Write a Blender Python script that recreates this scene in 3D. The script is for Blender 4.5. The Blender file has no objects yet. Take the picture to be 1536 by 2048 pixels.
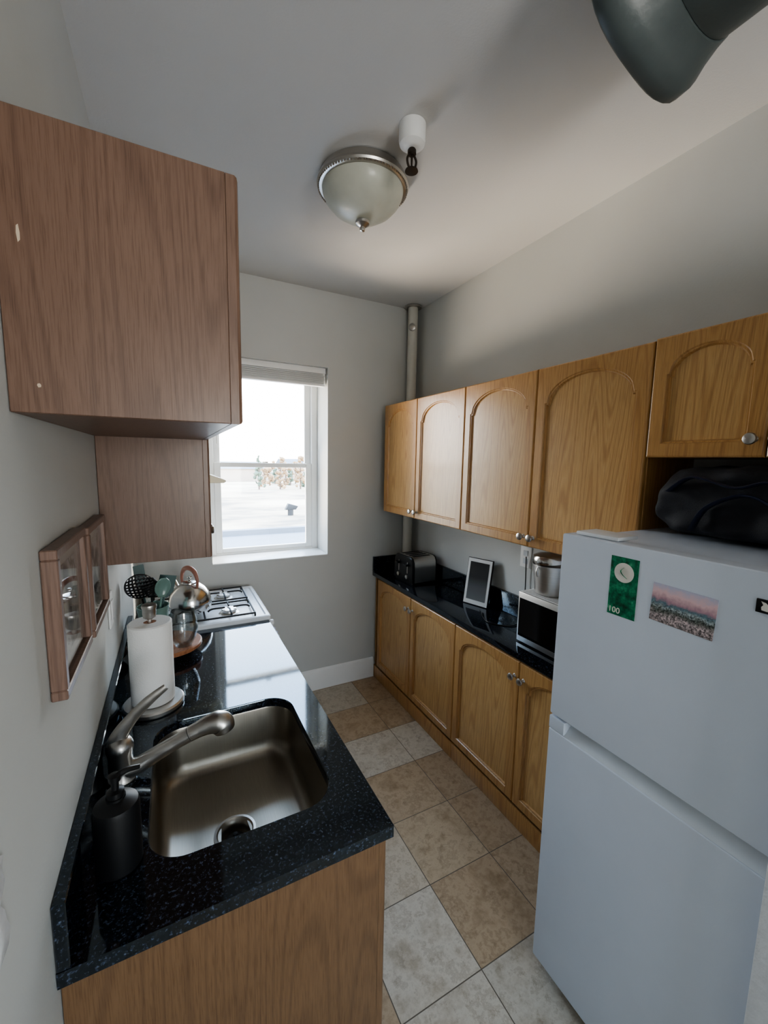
import bpy, bmesh, math, random
from mathutils import Vector, Matrix, Quaternion, noise
random.seed(7)
H=1.72
def h(v): return v*H
sc=bpy.context.scene
COL=sc.collection
def lin(c):
    c=c/255.0
    return c/12.92 if c<=0.04045 else ((c+0.055)/1.055)**2.4
def S(r,g,b): return (lin(r),lin(g),lin(b),1.0)

# ---------------------------------------------------------------- materials
class NT:
    def __init__(s,name):
        s.m=bpy.data.materials.new(name); s.m.use_nodes=True
        s.t=s.m.node_tree; s.n=s.t.nodes; s.l=s.t.links
        s.p=s.n['Principled BSDF']; s.out=s.n['Material Output']
    def add(s,ty,**k):
        n=s.n.new(ty)
        for a,b in k.items():
            if a in n.inputs.keys(): n.inputs[a].default_value=b
            else: setattr(n,a,b)
        return n
    def link(s,a,b): s.l.new(a,b)
    def coord(s,scale=(1,1,1),loc=(0,0,0),rot=(0,0,0)):
        tc=s.add('ShaderNodeTexCoord'); mp=s.add('ShaderNodeMapping')
        mp.inputs['Scale'].default_value=scale; mp.inputs['Location'].default_value=loc
        mp.inputs['Rotation'].default_value=rot
        s.link(tc.outputs['Object'],mp.inputs['Vector']); return mp.outputs[0]
    def noise(s,vec,scale,detail=3,rough=.5):
        n=s.add('ShaderNodeTexNoise'); n.inputs['Scale'].default_value=scale
        n.inputs['Detail'].default_value=detail; n.inputs['Roughness'].default_value=rough
        s.link(vec,n.inputs['Vector']); return n.outputs['Fac']
    def ramp(s,fac,stops):
        r=s.add('ShaderNodeValToRGB'); e=r.color_ramp.elements
        while len(e)<len(stops): e.new(0.5)
        for i,(p,c) in enumerate(stops): e[i].position=p; e[i].color=c
        s.link(fac,r.inputs[0]); return r.outputs[0]
    def bump(s,fac,strength,dist=.01):
        b=s.add('ShaderNodeBump'); b.inputs['Strength'].default_value=strength
        b.inputs['Distance'].default_value=dist
        s.link(fac,b.inputs['Height']); s.link(b.outputs[0],s.p.inputs['Normal'])
    def mix(s,fac,a,b,mode='MIX'):
        m=s.add('ShaderNodeMix',data_type='RGBA',blend_type=mode)
        for sock,v in ((m.inputs[0],fac),(m.inputs[6],a),(m.inputs[7],b)):
            if hasattr(v,'links') or hasattr(v,'is_linked'): s.link(v,sock)
            else: sock.default_value=v
        return m.outputs[2]
def mk(name,col,rough=.5,metal=0,var=.06,nscale=8,bump=0,bscale=60,spec=None,coat=0):
    t=NT(name); v=t.coord()
    f=t.noise(v,nscale)
    d=tuple(max(0,c*(1-var)) for c in col[:3])+(1,); l=tuple(min(1,c*(1+var)) for c in col[:3])+(1,)
    t.link(t.ramp(f,[(.3,d),(.7,l)]),t.p.inputs['Base Color'])
    t.p.inputs['Roughness'].default_value=rough; t.p.inputs['Metallic'].default_value=metal
    if spec is not None: t.p.inputs['Specular IOR Level'].default_value=spec
    if coat: t.p.inputs['Coat Weight'].default_value=coat
    if bump: t.bump(t.noise(v,bscale,4),bump,.003)
    return t.m
def wood(name,dark,mid,light,rough=.35,coat=.3,rings=60,pore=.38,fig=.42):
    t=NT(name)
    v=t.coord((1,1,.065)); f=t.noise(v,5.5,1.2,.4)
    mm=t.add('ShaderNodeMath',operation='MULTIPLY'); mm.inputs[1].default_value=rings*3.2; t.link(f,mm.inputs[0])
    sn=t.add('ShaderNodeMath',operation='SINE'); t.link(mm.outputs[0],sn.inputs[0])
    ma=t.add('ShaderNodeMath',operation='MULTIPLY_ADD'); ma.inputs[1].default_value=.5; ma.inputs[2].default_value=.5
    t.link(sn.outputs[0],ma.inputs[0])
    c1=t.ramp(ma.outputs[0],[(0,dark),(.25,mid),(.7,light),(1,mid)])
    c1=t.mix(fig,mid,c1)
    v2=t.coord((1,1,.03)); f2=t.noise(v2,480,3,.6)
    c2=t.ramp(f2,[(.36,(.50,.42,.35,1)),(.52,(1,1,1,1))])
    c=t.mix(pore,c1,c2,'MULTIPLY')
    v3=t.coord(); f3=t.noise(v3,2.5,2)
    c3=t.ramp(f3,[(.3,(.90,.90,.90,1)),(.7,(1,1,1,1))])
    t.link(t.mix(1.0,c,c3,'MULTIPLY'),t.p.inputs['Base Color'])
    t.p.inputs['Roughness'].default_value=rough
    t.p.inputs['Coat Weight'].default_value=coat; t.p.inputs['Coat Roughness'].default_value=.22
    t.bump(f2,.08,.002)
    return t.m
def steel(name,col,rough=.28,aniso=(1,1,60)):
    t=NT(name); v=t.coord(aniso); f=t.noise(v,6,4)
    t.link(t.ramp(f,[(.3,tuple(c*.9 for c in col[:3])+(1,)),(.7,col)]),t.p.inputs['Base Color'])
    t.p.inputs['Metallic'].default_value=1
    rr=t.add('ShaderNodeMath',operation='MULTIPLY_ADD'); rr.inputs[1].default_value=.12; rr.inputs[2].default_value=rough-.06
    t.link(f,rr.inputs[0]); t.link(rr.outputs[0],t.p.inputs['Roughness'])
    return t.m

M={}
M['wall']=mk('wall_paint',S(198,200,198),.75,var=.02,nscale=3,bump=.12,bscale=140)
M['ceil']=mk('ceiling_paint',S(208,208,207),.8,var=.02,nscale=2,bump=.15,bscale=160)
M['trim']=mk('white_trim_paint',S(234,235,234),.4,var=.02,bump=.05)
M['white']=mk('white_enamel',S(228,232,236),.3,var=.015,bump=.03,bscale=200)
M['fridge']=mk('white_fridge_enamel',S(210,218,230),.38,var=.012,bump=.04,bscale=300)
M['plastic']=mk('grey_plastic',S(206,212,218),.35,var=.03)
M['oak']=wood('golden_oak',S(164,116,70),S(198,152,96),S(210,168,112),.32,.4)
M['oakpanel']=wood('golden_oak_panel',S(176,130,82),S(208,166,110),S(222,184,130),.32,.4)
M['oakred']=wood('brown_oak_veneer',S(88,64,52),S(118,92,77),S(127,101,86),.42,.15,rings=50,pore=.5,fig=.35)
M['oakbase']=wood('oak_side_panel',S(92,68,48),S(126,96,68),S(136,106,76),.45,.1,rings=40,pore=.55,fig=.30)
M['blackp']=mk('black_plastic',S(24,24,26),.35,var=.1)
M['blackm']=mk('black_matte',S(12,13,16),.5,var=.1)
M['iron']=mk('black_cast_iron',S(26,25,25),.6,var=.15,bump=.2,bscale=200)
M['steel']=steel('brushed_stainless',(.72,.70,.67,1),.35)
M['sinksteel']=steel('satin_sink_steel',(.40,.37,.32,1),.33,(60,2,2))
M['nickel']=steel('brushed_nickel',(.54,.52,.49,1),.32,(1,1,20))
M['chrome']=steel('polished_steel',(.68,.66,.63,1),.18,(1,1,10))
M['bronze']=mk('dark_sprinkler_metal',S(70,62,55),.4,metal=.8)
M['paper']=mk('paper_towel',S(240,240,238),.9,var=.02,bump=.35,bscale=220)
M['duct']=mk('dark_green_grey_paint',S(78,86,86),.40,var=.14,nscale=5,bump=.35,bscale=40)
M['beige']=mk('cream_enamel',S(232,222,190),.35,var=.02)
M['knobw']=mk('white_knob',S(225,225,225),.3,var=.02)
M['board']=wood('acacia_board',S(130,80,52),S(170,114,78),S(192,138,100),.45,.1)
M['pipe']=mk('cream_painted_pipe',S(205,204,196),.5,var=.04,bump=.2,bscale=50)
M['crock']=mk('pale_green_ceramic',S(120,148,140),.25,var=.06)
M['teal']=mk('grey_teal_silicone',S(70,98,96),.5,var=.08)
M['copper']=mk('rosy_wood_handle',S(160,112,96),.4,var=.08)
M['fabric']=mk('navy_black_fabric',S(14,17,27),.65,var=.2,nscale=30,bump=.4,bscale=500)
M['bluefab']=mk('dark_blue_fabric',S(24,31,56),.5,var=.2,nscale=30,bump=.4,bscale=500)
M['framew']=wood('brown_picture_frame',S(96,74,64),S(128,104,92),S(142,116,104),.4,.1)
M['mat']=mk('off_white_mat',S(226,222,214),.8,var=.02)
M['cloth']=mk('white_doily_cloth',S(214,212,208),.9,var=.1,nscale=120,bump=.6,bscale=300)
M['towel']=mk('pink_grey_towel',S(204,190,190),.95,var=.12,nscale=40,bump=.6,bscale=300)
M['rubber']=mk('dark_gasket',S(45,48,52),.6)
M['magnetblack']=mk('black_magnet',S(14,14,16),.4)
M['mwdoor']=mk('black_glass_door',S(12,12,14),.08,var=.05)
M['roof']=mk('grey_roof_membrane',S(104,110,118),.9,var=.15,nscale=.6)
M['bark']=mk('tree_bark',S(104,90,80),.9,var=.2,nscale=2)
M['leaf']=mk('autumn_leaf',S(150,124,96),.9,var=.3,nscale=1.2)
M['leafg']=mk('evergreen_leaf',S(96,110,96),.9,var=.3,nscale=1.2)
M['bldg']=mk('pale_building_plaster',S(175,160,148),.9,var=.08,nscale=.5)
M['dark']=mk('dark_vent_metal',S(40,42,46),.6)
M['chip']=mk('exposed_pale_wood_chip',S(200,184,164),.8,var=.08)
M['plaster']=mk('rough_white_plaster',S(214,216,218),.9,var=.06,nscale=30,bump=.8,bscale=70)
def screenm():
    t=NT('dark_grey_screen'); tc=t.add('ShaderNodeTexCoord'); sx=t.add('ShaderNodeSeparateXYZ')
    t.link(tc.outputs['Generated'],sx.inputs[0])
    t.link(t.ramp(sx.outputs['Z'],[(0,S(120,122,124)),(.35,S(96,98,100)),(.6,S(52,54,56)),(1,S(38,39,42))]),t.p.inputs['Base Color'])
    t.p.inputs['Roughness'].default_value=.25; return t.m
M['screen']=screenm()

def granite():
    t=NT('black_granite'); v=t.coord()
    vo=t.add('ShaderNodeTexVoronoi'); vo.inputs['Scale'].default_value=210; t.link(v,vo.inputs['Vector'])
    n=t.noise(v,135,4,.72)
    c1=t.ramp(n,[(.45,S(9,10,13)),(.54,S(24,28,36)),(.62,S(54,62,78)),(.74,S(92,102,120))])
    sx=t.add('ShaderNodeSeparateXYZ'); t.link(vo.outputs['Color'],sx.inputs[0])
    c2=t.ramp(sx.outputs['X'],[(.0,(.4,.4,.4,1)),(.6,(1,1,1,1)),(.95,(1.4,1.4,1.4,1))])
    c=t.mix(1,c1,c2,'MULTIPLY')
    t.link(c,t.p.inputs['Base Color']); t.p.inputs['Roughness'].default_value=.06
    t.p.inputs['Specular IOR Level'].default_value=1.0
    t.p.inputs['Specular Tint'].default_value=(.72,.88,1,1)  # blue of the reflected sky put into the specular colour
    return t.m
M['granite']=granite()
def tiles():
    t=NT('travertine_tiles'); T=h(.1835)
    v=t.coord((1,1,1),(-h(.511),-h(.708),0))
    b=t.add('ShaderNodeTexBrick'); b.offset=0; b.squash=1
    b.inputs['Scale'].default_value=1; b.inputs['Brick Width'].default_value=T; b.inputs['Row Height'].default_value=T
    b.inputs['Mortar Size'].default_value=.0020; b.inputs['Mortar Smooth'].default_value=.3; b.inputs['Bias'].default_value=0
    b.inputs['Color1'].default_value=(0,0,0,1); b.inputs['Color2'].default_value=(1,1,1,1); b.inputs['Mortar'].default_value=(0,0,0,1)
    t.link(v,b.inputs['Vector'])
    tile=t.ramp(b.outputs['Color'],[(0,S(174,150,122)),(.35,S(194,176,150)),(.6,S(206,196,180)),(1,S(190,182,168))])
    sep=t.add('ShaderNodeVectorMath',operation='MULTIPLY_ADD'); sep.inputs[1].default_value=(7,7,7)
    t.link(b.outputs['Color'],sep.inputs[0]); t.link(v,sep.inputs[2])
    n=t.noise(sep.outputs[0],8,9,.72); n2=t.noise(sep.outputs[0],34,6,.7)
    vein=t.ramp(n,[(.36,(.74,.70,.64,1)),(.46,(.95,.93,.9,1)),(.52,(1.06,1.06,1.05,1)),(.57,(.82,.79,.75,1)),(.62,(1.04,1.04,1.03,1)),(.7,(.9,.9,.88,1))])
    pit=t.ramp(n2,[(.36,(.66,.61,.56,1)),(.45,(1,1,1,1))])
    c=t.mix(1,tile,vein,'MULTIPLY'); c=t.mix(.55,c,pit,'MULTIPLY')
    c=t.mix(b.outputs['Fac'],c,S(108,98,86))
    t.link(c,t.p.inputs['Base Color']); t.p.inputs['Roughness'].default_value=.4
    iv=t.add('ShaderNodeMath',operation='SUBTRACT'); iv.inputs[0].default_value=1; t.link(b.outputs['Fac'],iv.inputs[1])
    t.bump(iv.outputs[0],.4,.002)
    return t.m
M['tiles']=tiles()
def glass(name,tint=(1,1,1,1),refl=.06):
    t=NT(name); t.n.remove(t.p)
    tr=t.add('ShaderNodeBsdfTransparent'); gl=t.add('ShaderNodeBsdfGlossy'); gl.inputs['Roughness'].default_value=.02
    tr.inputs[0].default_value=tint
    lw=t.add('ShaderNodeLayerWeight'); lw.inputs[0].default_value=.25
    m=t.add('ShaderNodeMixShader'); mm=t.add('ShaderNodeMath',operation='MULTIPLY_ADD'); mm.inputs[1].default_value=.5; mm.inputs[2].default_value=refl
    t.link(lw.outputs['Fresnel'],mm.inputs[0]); t.link(mm.outputs[0],m.inputs[0])
    t.link(tr.outputs[0],m.inputs[1]); t.link(gl.outputs[0],m.inputs[2]); t.link(m.outputs[0],t.out.inputs[0])
    return t.m
M['glass']=glass('window_glass',(1,1,1,1),.02)
M['drink']=glass('clear_drinking_glass',(.93,.95,.95,1),.12)
M['picglass']=glass('picture_glass',(1,1,1,1),.10)
def frosted():
    t=NT('frosted_lamp_glass'); v=t.coord(); f=t.noise(v,9,3)
    t.link(t.ramp(f,[(.3,S(188,190,178)),(.7,S(206,208,196))]),t.p.inputs['Base Color'])
    t.p.inputs['Roughness'].default_value=.38
    t.p.inputs['Coat Weight'].default_value=.15
    return t.m
M['frost']=frosted()
def printmat(name,seed):
    t=NT(name); v=t.coord((1,1,1),(seed,seed*2,seed))
    n=t.noise(v,16,2,.4); 
    t.link(t.ramp(n,[(.40,S(52,46,44)),(.47,S(160,152,146)),(.52,S(222,218,212)),(.60,S(230,227,222)),(.63,S(120,112,106)),(.67,S(226,222,216))]),t.p.inputs['Base Color'])
    t.p.inputs['Roughness'].default_value=.5; return t.m
def landscape():
    t=NT('landscape_photo_print'); tc=t.add('ShaderNodeTexCoord'); sx=t.add('ShaderNodeSeparateXYZ')
    t.link(tc.outputs['Generated'],sx.inputs[0])
    v=t.coord(); n=t.noise(v,60,5,.65)
    a=t.add('ShaderNodeMath',operation='MULTIPLY_ADD'); a.inputs[1].default_value=.35; t.link(n,a.inputs[0])
    sb=t.add('ShaderNodeMath',operation='SUBTRACT'); sb.inputs[1].default_value=.17
    t.link(sx.outputs['Z'],a.inputs[2]); t.link(a.outputs[0],sb.inputs[0])
    base=t.ramp(sb.outputs[0],[(.0,S(150,140,140)),(.18,S(190,176,178)),(.34,S(96,104,96)),(.42,S(160,170,172)),(.52,S(96,128,140)),(.60,S(176,140,152)),(.78,S(226,194,198)),(1,S(190,190,210))])
    n2=t.noise(v,200,4,.8); sp=t.ramp(n2,[(.40,(.15,.16,.16,1)),(.50,(.8,.8,.8,1)),(.62,(1.7,1.65,1.65,1))])
    msk=t.ramp(sx.outputs['Z'],[(.42,(1,1,1,1)),(.56,(0,0,0,1))])
    sc2=t.mix(1,base,sp,'MULTIPLY')
    m=t.add('ShaderNodeMix',data_type='RGBA'); t.link(msk,m.inputs[0]); t.link(base,m.inputs[6]); t.link(sc2,m.inputs[7])
    t.link(m.outputs[2],t.p.inputs['Base Color']); t.p.inputs['Roughness'].default_value=.3
    return t.m
def banknote():
    t=NT('green_banknote_print'); v=t.coord(); n=t.noise(v,45,5,.6)
    t.link(t.ramp(n,[(.36,S(8,66,46)),(.5,S(22,112,80)),(.62,S(56,150,110)),(.7,S(110,184,148))]),t.p.inputs['Base Color'])
    t.p.inputs['Roughness'].default_value=.35; return t.m
def groundm():
    t=NT('pale_ground'); v=t.coord((.6,1.0,1)); n=t.noise(v,.10,5,.6); 
    t.link(t.ramp(n,[(.40,S(112,106,98)),(.48,S(158,144,126)),(.62,S(186,172,150))]),t.p.inputs['Base Color']); t.p.inputs['Roughness'].default_value=.95
    return t.m

# ---------------------------------------------------------------- mesh builder
class MB:
    def __init__(s): s.bm=bmesh.new()
    def box(s,x0,x1,y0,y1,z0,z1):
        vs=[s.bm.verts.new((x,y,z)) for x in (x0,x1) for y in (y0,y1) for z in (z0,z1)]
        for f in ((0,1,3,2),(4,6,7,5),(0,4,5,1),(2,3,7,6),(0,2,6,4),(1,5,7,3)):
            s.bm.faces.new([vs[i] for i in f])
        return s
    def loft(s,loops,cap0=True,cap1=True,closed=True):
        rows=[[s.bm.verts.new(p) for p in L] for L in loops]
        n=len(rows[0])
        for a,b in zip(rows,rows[1:]):
            for i in range(n if closed else n-1):
                j=(i+1)%n
                try: s.bm.faces.new((a[i],a[j],b[j],b[i]))
                except ValueError: pass
        if cap0: s.bm.faces.new(list(reversed(rows[0])))
        if cap1: s.bm.faces.new(rows[-1])
        return s
    def lathe(s,prof,seg=40,c=(0,0,0),axis='Z',cap0=True,cap1=True):
        loops=[]
        for r,z in prof:
            r=max(r,1e-5); L=[]
            for i in range(seg):
                a=2*math.pi*i/seg
                p=(r*math.cos(a),r*math.sin(a),z)
                if axis=='X': p=(p[2],p[0],p[1])
                if axis=='Y': p=(p[1],p[2],p[0])
                L.append((p[0]+c[0],p[1]+c[1],p[2]+c[2]))
            loops.append(L)
        return s.loft(loops,cap0,cap1)
    def tube(s,pts,rad,seg=14,flat=None,res=8):
        P=[Vector(p) for p in pts]
        if isinstance(rad,(int,float)): rad=[rad]*len(P)
        Q=[];R=[]
        for i in range(len(P)-1):
            p0=P[max(i-1,0)];p1=P[i];p2=P[i+1];p3=P[min(i+2,len(P)-1)]
            for k in range(res):
                t=k/res
                Q.append(.5*((2*p1)+(-p0+p2)*t+(2*p0-5*p1+4*p2-p3)*t*t+(-p0+3*p1-3*p2+p3)*t**3))
                R.append(rad[i]*(1-t)+rad[i+1]*t)
        Q.append(P[-1]);R.append(rad[-1])
        loops=[];up=None
        for i,q in enumerate(Q):
            d=(Q[min(i+1,len(Q)-1)]-Q[max(i-1,0)]).normalized()
            if up is None:
                up=Vector((0,0,1)) if abs(d.z)<.9 else Vector((0,1,0))
            sdir=d.cross(up).normalized(); up=sdir.cross(d).normalized()
            fl=flat if flat else 1
            loops.append([tuple(q+sdir*math.cos(2*math.pi*k/seg)*R[i]+up*math.sin(2*math.pi*k/seg)*R[i]*fl) for k in range(seg)])
        return s.loft(loops)
    def poly(s,pts,vec):
        a=[tuple(p) for p in pts]; v=Vector(vec); b=[tuple(Vector(p)+v) for p in pts]
        return s.loft([a,b])
    def bevel(s,w,seg=2,ang=30):
        bmesh.ops.recalc_face_normals(s.bm,faces=s.bm.faces)
        es=[e for e in s.bm.edges if len(e.link_faces)==2 and e.calc_face_angle(0)>math.radians(ang)]
        bmesh.ops.bevel(s.bm,geom=es,offset=w,segments=seg,profile=.6,affect='EDGES',clamp_overlap=True)
        return s
    def obj(s,name,mat,parent=None,loc=(0,0,0),rot=(0,0,0),label=None,ang=35,solid=0,subd=0,recalc=True):
        if recalc: bmesh.ops.recalc_face_normals(s.bm,faces=s.bm.faces)
        me=bpy.data.meshes.new(name); s.bm.to_mesh(me); s.bm.free()
        for p in me.polygons: p.use_smooth=True
        me.set_sharp_from_angle(angle=math.radians(ang))
        o=bpy.data.objects.new(name,me); COL.objects.link(o)
        me.materials.append(mat)
        o.location=loc; o.rotation_euler=rot
        if parent: o.parent=parent
        if label: o['label']=label
        if solid:
            md=o.modifiers.new('s','SOLIDIFY'); md.thickness=solid; md.offset=0
        if subd:
            md=o.modifiers.new('d','SUBSURF'); md.levels=subd; md.render_levels=subd
        return o
def thing(name,loc,label,cat,rot=0,group=None,kind=None):
    o=bpy.data.objects.new(name,None); COL.objects.link(o); o.location=loc; o.rotation_euler=(0,0,rot) if not isinstance(rot,tuple) else rot
    o.empty_display_size=.05
    if label: o['label']=label
    if cat: o['category']=cat
    if group: o['group']=group
    if kind: o['kind']=kind
    return o
def top(o,label,cat,group=None,kind=None):
    o['label']=label; o['category']=cat
    if group: o['group']=group
    if kind: o['kind']=kind
    return o
def struct(o,label):
    o['kind']='structure'; o['label']=label; return o
def rrect(cx,cy,w,l,r,z,n=8):
    P=[]
    for qx,qy,a0 in ((1,1,0),(-1,1,90),(-1,-1,180),(1,-1,270)):
        for k in range(n+1):
            a=math.radians(a0+90*k/n)
            P.append((cx+qx*(w/2-r)+r*math.cos(a),cy+qy*(l/2-r)+r*math.sin(a),z))
    return P
def text_mesh(txt,size,mat,parent,loc,rot,name='printed_number',ext=.0004):
    cu=bpy.data.curves.new(name,'FONT'); cu.body=txt; cu.size=size; cu.extrude=ext
    to=bpy.data.objects.new('tmp',cu); COL.objects.link(to)
    bpy.context.view_layer.update()
    dg=bpy.context.evaluated_depsgraph_get()
    me=bpy.data.meshes.new_from_object(to.evaluated_get(dg))
    bpy.data.objects.remove(to)
    me.materials.clear(); me.materials.append(mat)
    o=bpy.data.objects.new(name,me); COL.objects.link(o); o.parent=parent; o.location=loc; o.rotation_euler=rot
    return o

# ---------------------------------------------------------------- room
XL=-h(.118); XR=h(1.0); YF=h(1.64); ZC=h(1.6656); YB=-2.4
ZT=h(.502)
wx0,wx1=h(.127),h(.5835); wz0,wz1=H-h(.401),H+h(.374)
b=MB(); b.box(XL-.15,wx0,YF,YF+.3,-.1,ZC+.1); b.box(wx1,XR+.15,YF,YF+.3,-.1,ZC+.1); b.box(wx0,wx1,YF,YF+.3,-.1,wz0); b.box(wx0,wx1,YF,YF+.3,wz1,ZC+.1)
struct(b.obj('wall_back',M['wall']),'pale grey painted wall with the window opening')
struct(MB().box(XL-.15,XL,YB-.15,YF,-.1,ZC+.1).obj('wall_left',M['wall']),'pale grey painted wall beside the sink worktop')
struct(MB().box(XR,XR+.15,YB-.15,YF,-.1,ZC+.1).obj('wall_right',M['wall']),'pale grey painted wall behind the oak cabinets')
RX0,RX1,RZ0,RZ1=.2,1.25,1.0,2.15  # unseen rear opening, added and sized to let in fill light
b=MB(); b.box(XL,RX0,YB-.15,YB,-.1,ZC+.1); b.box(RX1,XR,YB-.15,YB,-.1,ZC+.1); b.box(RX0,RX1,YB-.15,YB,-.1,RZ0); b.box(RX0,RX1,YB-.15,YB,RZ1,ZC+.1)
struct(b.obj('wall_front',M['wall']),'pale grey wall with an added opening that lets in sky light')
struct(MB().box(XL-.15,XR+.15,YB-.15,YF+.3,-.12,0).obj('floor',M['tiles']),'square travertine floor tiles with dark grout')
struct(MB().box(XL,XR,YB,YF,ZC,ZC+.12).obj('ceiling',M['ceil']),'off-white painted ceiling')
b=MB().box(1.0,XR,.13,.282,0,2.3); struct(b.bevel(.006,2).obj('wall_side',M['plaster']),'rough plastered wall end beside the refrigerator')
b=MB(); N=22; L0=[];L1=[]
for i in range(N+1):
    z=1.12+.36*i/N; wv=.008*math.sin(i*1.3)+.006*math.sin(i*2.9)
    L0.append((XL+.0015,.56,z)); L1.append((XL+.0015,.598+wv,z))
b.loft([L0,L1],False,False,closed=False); struct(b.obj('trim_4',M['plaster'],solid=.002),'rough white plaster patch on the wall')
x0=.50; x1=h(.808)
prof=[(0,0),(-.016,0),(-.016,.115),(-.011,.128),(-.011,.14),(-.005,.155),(0,.16)]
b=MB(); b.loft([[(x0,YF+a,z) for a,z in prof],[(x1,YF+a,z) for a,z in prof]])
struct(b.obj('baseboard_back',M['trim']),'tall white moulded baseboard under the window')

# window
fy0=YF+.235; fy1=YF+.30
win=thing('window_1',((wx0+wx1)/2,fy0,wz0),'white double-hung window with lower and upper sash','window',kind='structure')
W=wx1-wx0; HH=wz1-wz0
b=MB(); t=.045
for q in ((-W/2,-W/2+t,0,HH),(W/2-t,W/2,0,HH),(-W/2+t,W/2-t,0,.022),(-W/2+t,W/2-t,HH-t,HH)):
    b.box(q[0]+(.001 if q[0]<0 and q[1]<0 else 0),q[1],0,fy1-fy0,q[2],q[3])
b.bevel(.003,1).obj('window_frame',M['trim'],win)
mid=H-h(.0245)-wz0
def sash(z0,z1,y0,y1,nm):
    b=MB(); s=.045; a=-W/2+t; c=W/2-t
    b.box(a,a+s,y0,y1,z0,z1); b.box(c-s,c,y0,y1,z0,z1); b.box(a+s,c-s,y0,y1,z0,z0+.03); b.box(a+s,c-s,y0,y1,z1-.032,z1)
    o=b.bevel(.003,1).obj('sash',M['trim'],win,label=nm)
    MB().box(a+s-.004,c-s+.004,(y0+y1)/2-.002,(y0+y1)/2+.002,z0+.02,z1-.02).obj('window_pane',M['glass'],o)
sash(.022,mid+.016,.004,.030,'white lower sash'); sash(mid-.016,HH-t,.034,.060,'white upper sash')
MB().box(-.02,.02,-.004,.004,mid+.016,mid+.026).bevel(.002).obj('sash_lock',M['nickel'],win)
b=MB().box(wx0+.002,wx1-.002,YF-.008,fy0,wz0,wz0+.008)
struct(b.bevel(.003).obj('trim_1',M['trim']),'white painted window stool')
bl=thing('window_blind',((wx0+wx1)/2,YF+.05,wz1),'white raised horizontal slat blind at the window head','blind')
MB().box(-W/2+.006,W/2-.006,-.022,.03,-.04,-.001).bevel(.003).obj('head_rail',M['trim'],bl)
b=MB()
for i in range(10):
    z=-.046-i*.0062; b.box(-W/2+.01,W/2-.01,-.018+.003*(i%2),.03,z-.0028,z)
b.obj('slats',M['trim'],bl)
MB().box(-W/2+.01,W/2-.01,-.016,.026,-.125,-.108).bevel(.003).obj('bottom_rail',M['trim'],bl)
MB().tube([(-W/2+.05,-.028,-.03),(-W/2+.052,-.03,-.3),(-W/2+.05,-.028,-.55)],.003,8).obj('tilt_wand',M['trim'],bl)

# ---------------------------------------------------------------- cabinets
def inloop(w,hh,e,rise,d,f,NB=8,NS=10,NTP=40):
    P=[]; a0=e; a1=w-e; z0=e; zs=hh-e-rise
    for i in range(NB): P.append((a0+(a1-a0)*i/NB,z0))
    for i in range(NS): P.append((a1,z0+(zs-z0)*i/NS))
    for i in range(NTP):
        s=1-2*i/NTP; k=.95
        v=0 if abs(s)>=k else math.sqrt(max(0,1-(s/k)**2))
        P.append(((a0+a1)/2+s*(a1-a0)/2,zs+rise*v*.98))
    for i in range(NS): P.append((a0,zs+(z0-zs)*i/NS))
    return [(f*d,a,z) for a,z in P]
def outloop(w,hh,e,d,f,NB=8,NS=10,NTP=40):
    P=[]; a0=e;a1=w-e;z0=e;z1=hh-e
    for i in range(NB): P.append((a0+(a1-a0)*i/NB,z0))
    for i in range(NS): P.append((a1,z0+(z1-z0)*i/NS))
    for i in range(NTP): P.append((a1+(a0-a1)*i/NTP,z1))
    for i in range(NS): P.append((a0,z1+(z0-z1)*i/NS))
    return [(f*d,a,z) for a,z in P]
def door(parent,y0,z0,w,hh,f,x,mf,mp,knob=None,rise=.085,stile=.043,t=.02):
    b=MB()
    L=[outloop(w,hh,0,0,f),outloop(w,hh,0,t-.006,f),outloop(w,hh,.002,t-.002,f),outloop(w,hh,.006,t,f),
       inloop(w,hh,stile,rise,t,f),inloop(w,hh,stile+.003,rise,t-.004,f),inloop(w,hh,stile+.007,rise,t-.004,f),inloop(w,hh,stile+.011,rise,t-.013,f)]
    b.loft(L,True,False)
    o=b.obj('door',mf,parent,(x,y0,z0),ang=25)
    b=MB(); b.loft([inloop(w,hh,stile+.001,rise,.002,f),inloop(w,hh,stile+.001,rise,t-.0125,f)])
    b.obj('door_panel',mp,o)
    if knob:
        ky,kz=knob
        k=MB(); k.lathe([(.0095,0),(.006,.004),(.005,.012),(.009,.017),(.0145,.021),(.0165,.026),(.0145,.031),(.008,.0335),(.0001,.034)],24)
        k.obj('knob',M['nickel'],o,(f*t,ky,kz),(0,f*math.pi/2,0))
    return o
def body(parent,depth,y0,y1,z0,z1,f,mat,open_top=False,toe=0):
    t=.016; b=MB()
    def bx(a,c,*r):
        a,c=sorted((a*f,c*f)); b.box(a,c,*r)
    bx(0,depth,y0,y0+t,z0,z1); bx(0,depth,y1-t,y1,z0,z1)
    bx(0,.008,y0+t,y1-t,z0,z1)
    bx(.008,depth,y0+t,y1-t,z0+toe,z0+toe+t)
    if not open_top: bx(.008,depth,y0+t,y1-t,z1-t,z1)
    else: bx(depth-.02,depth,y0+t,y1-t,z1-.04,z1)
    if toe: bx(depth-.055,depth-.04,y0+t,y1-t,z0,z0+toe)
    return b.bevel(.0012,1).obj('body',mat,parent)
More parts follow.
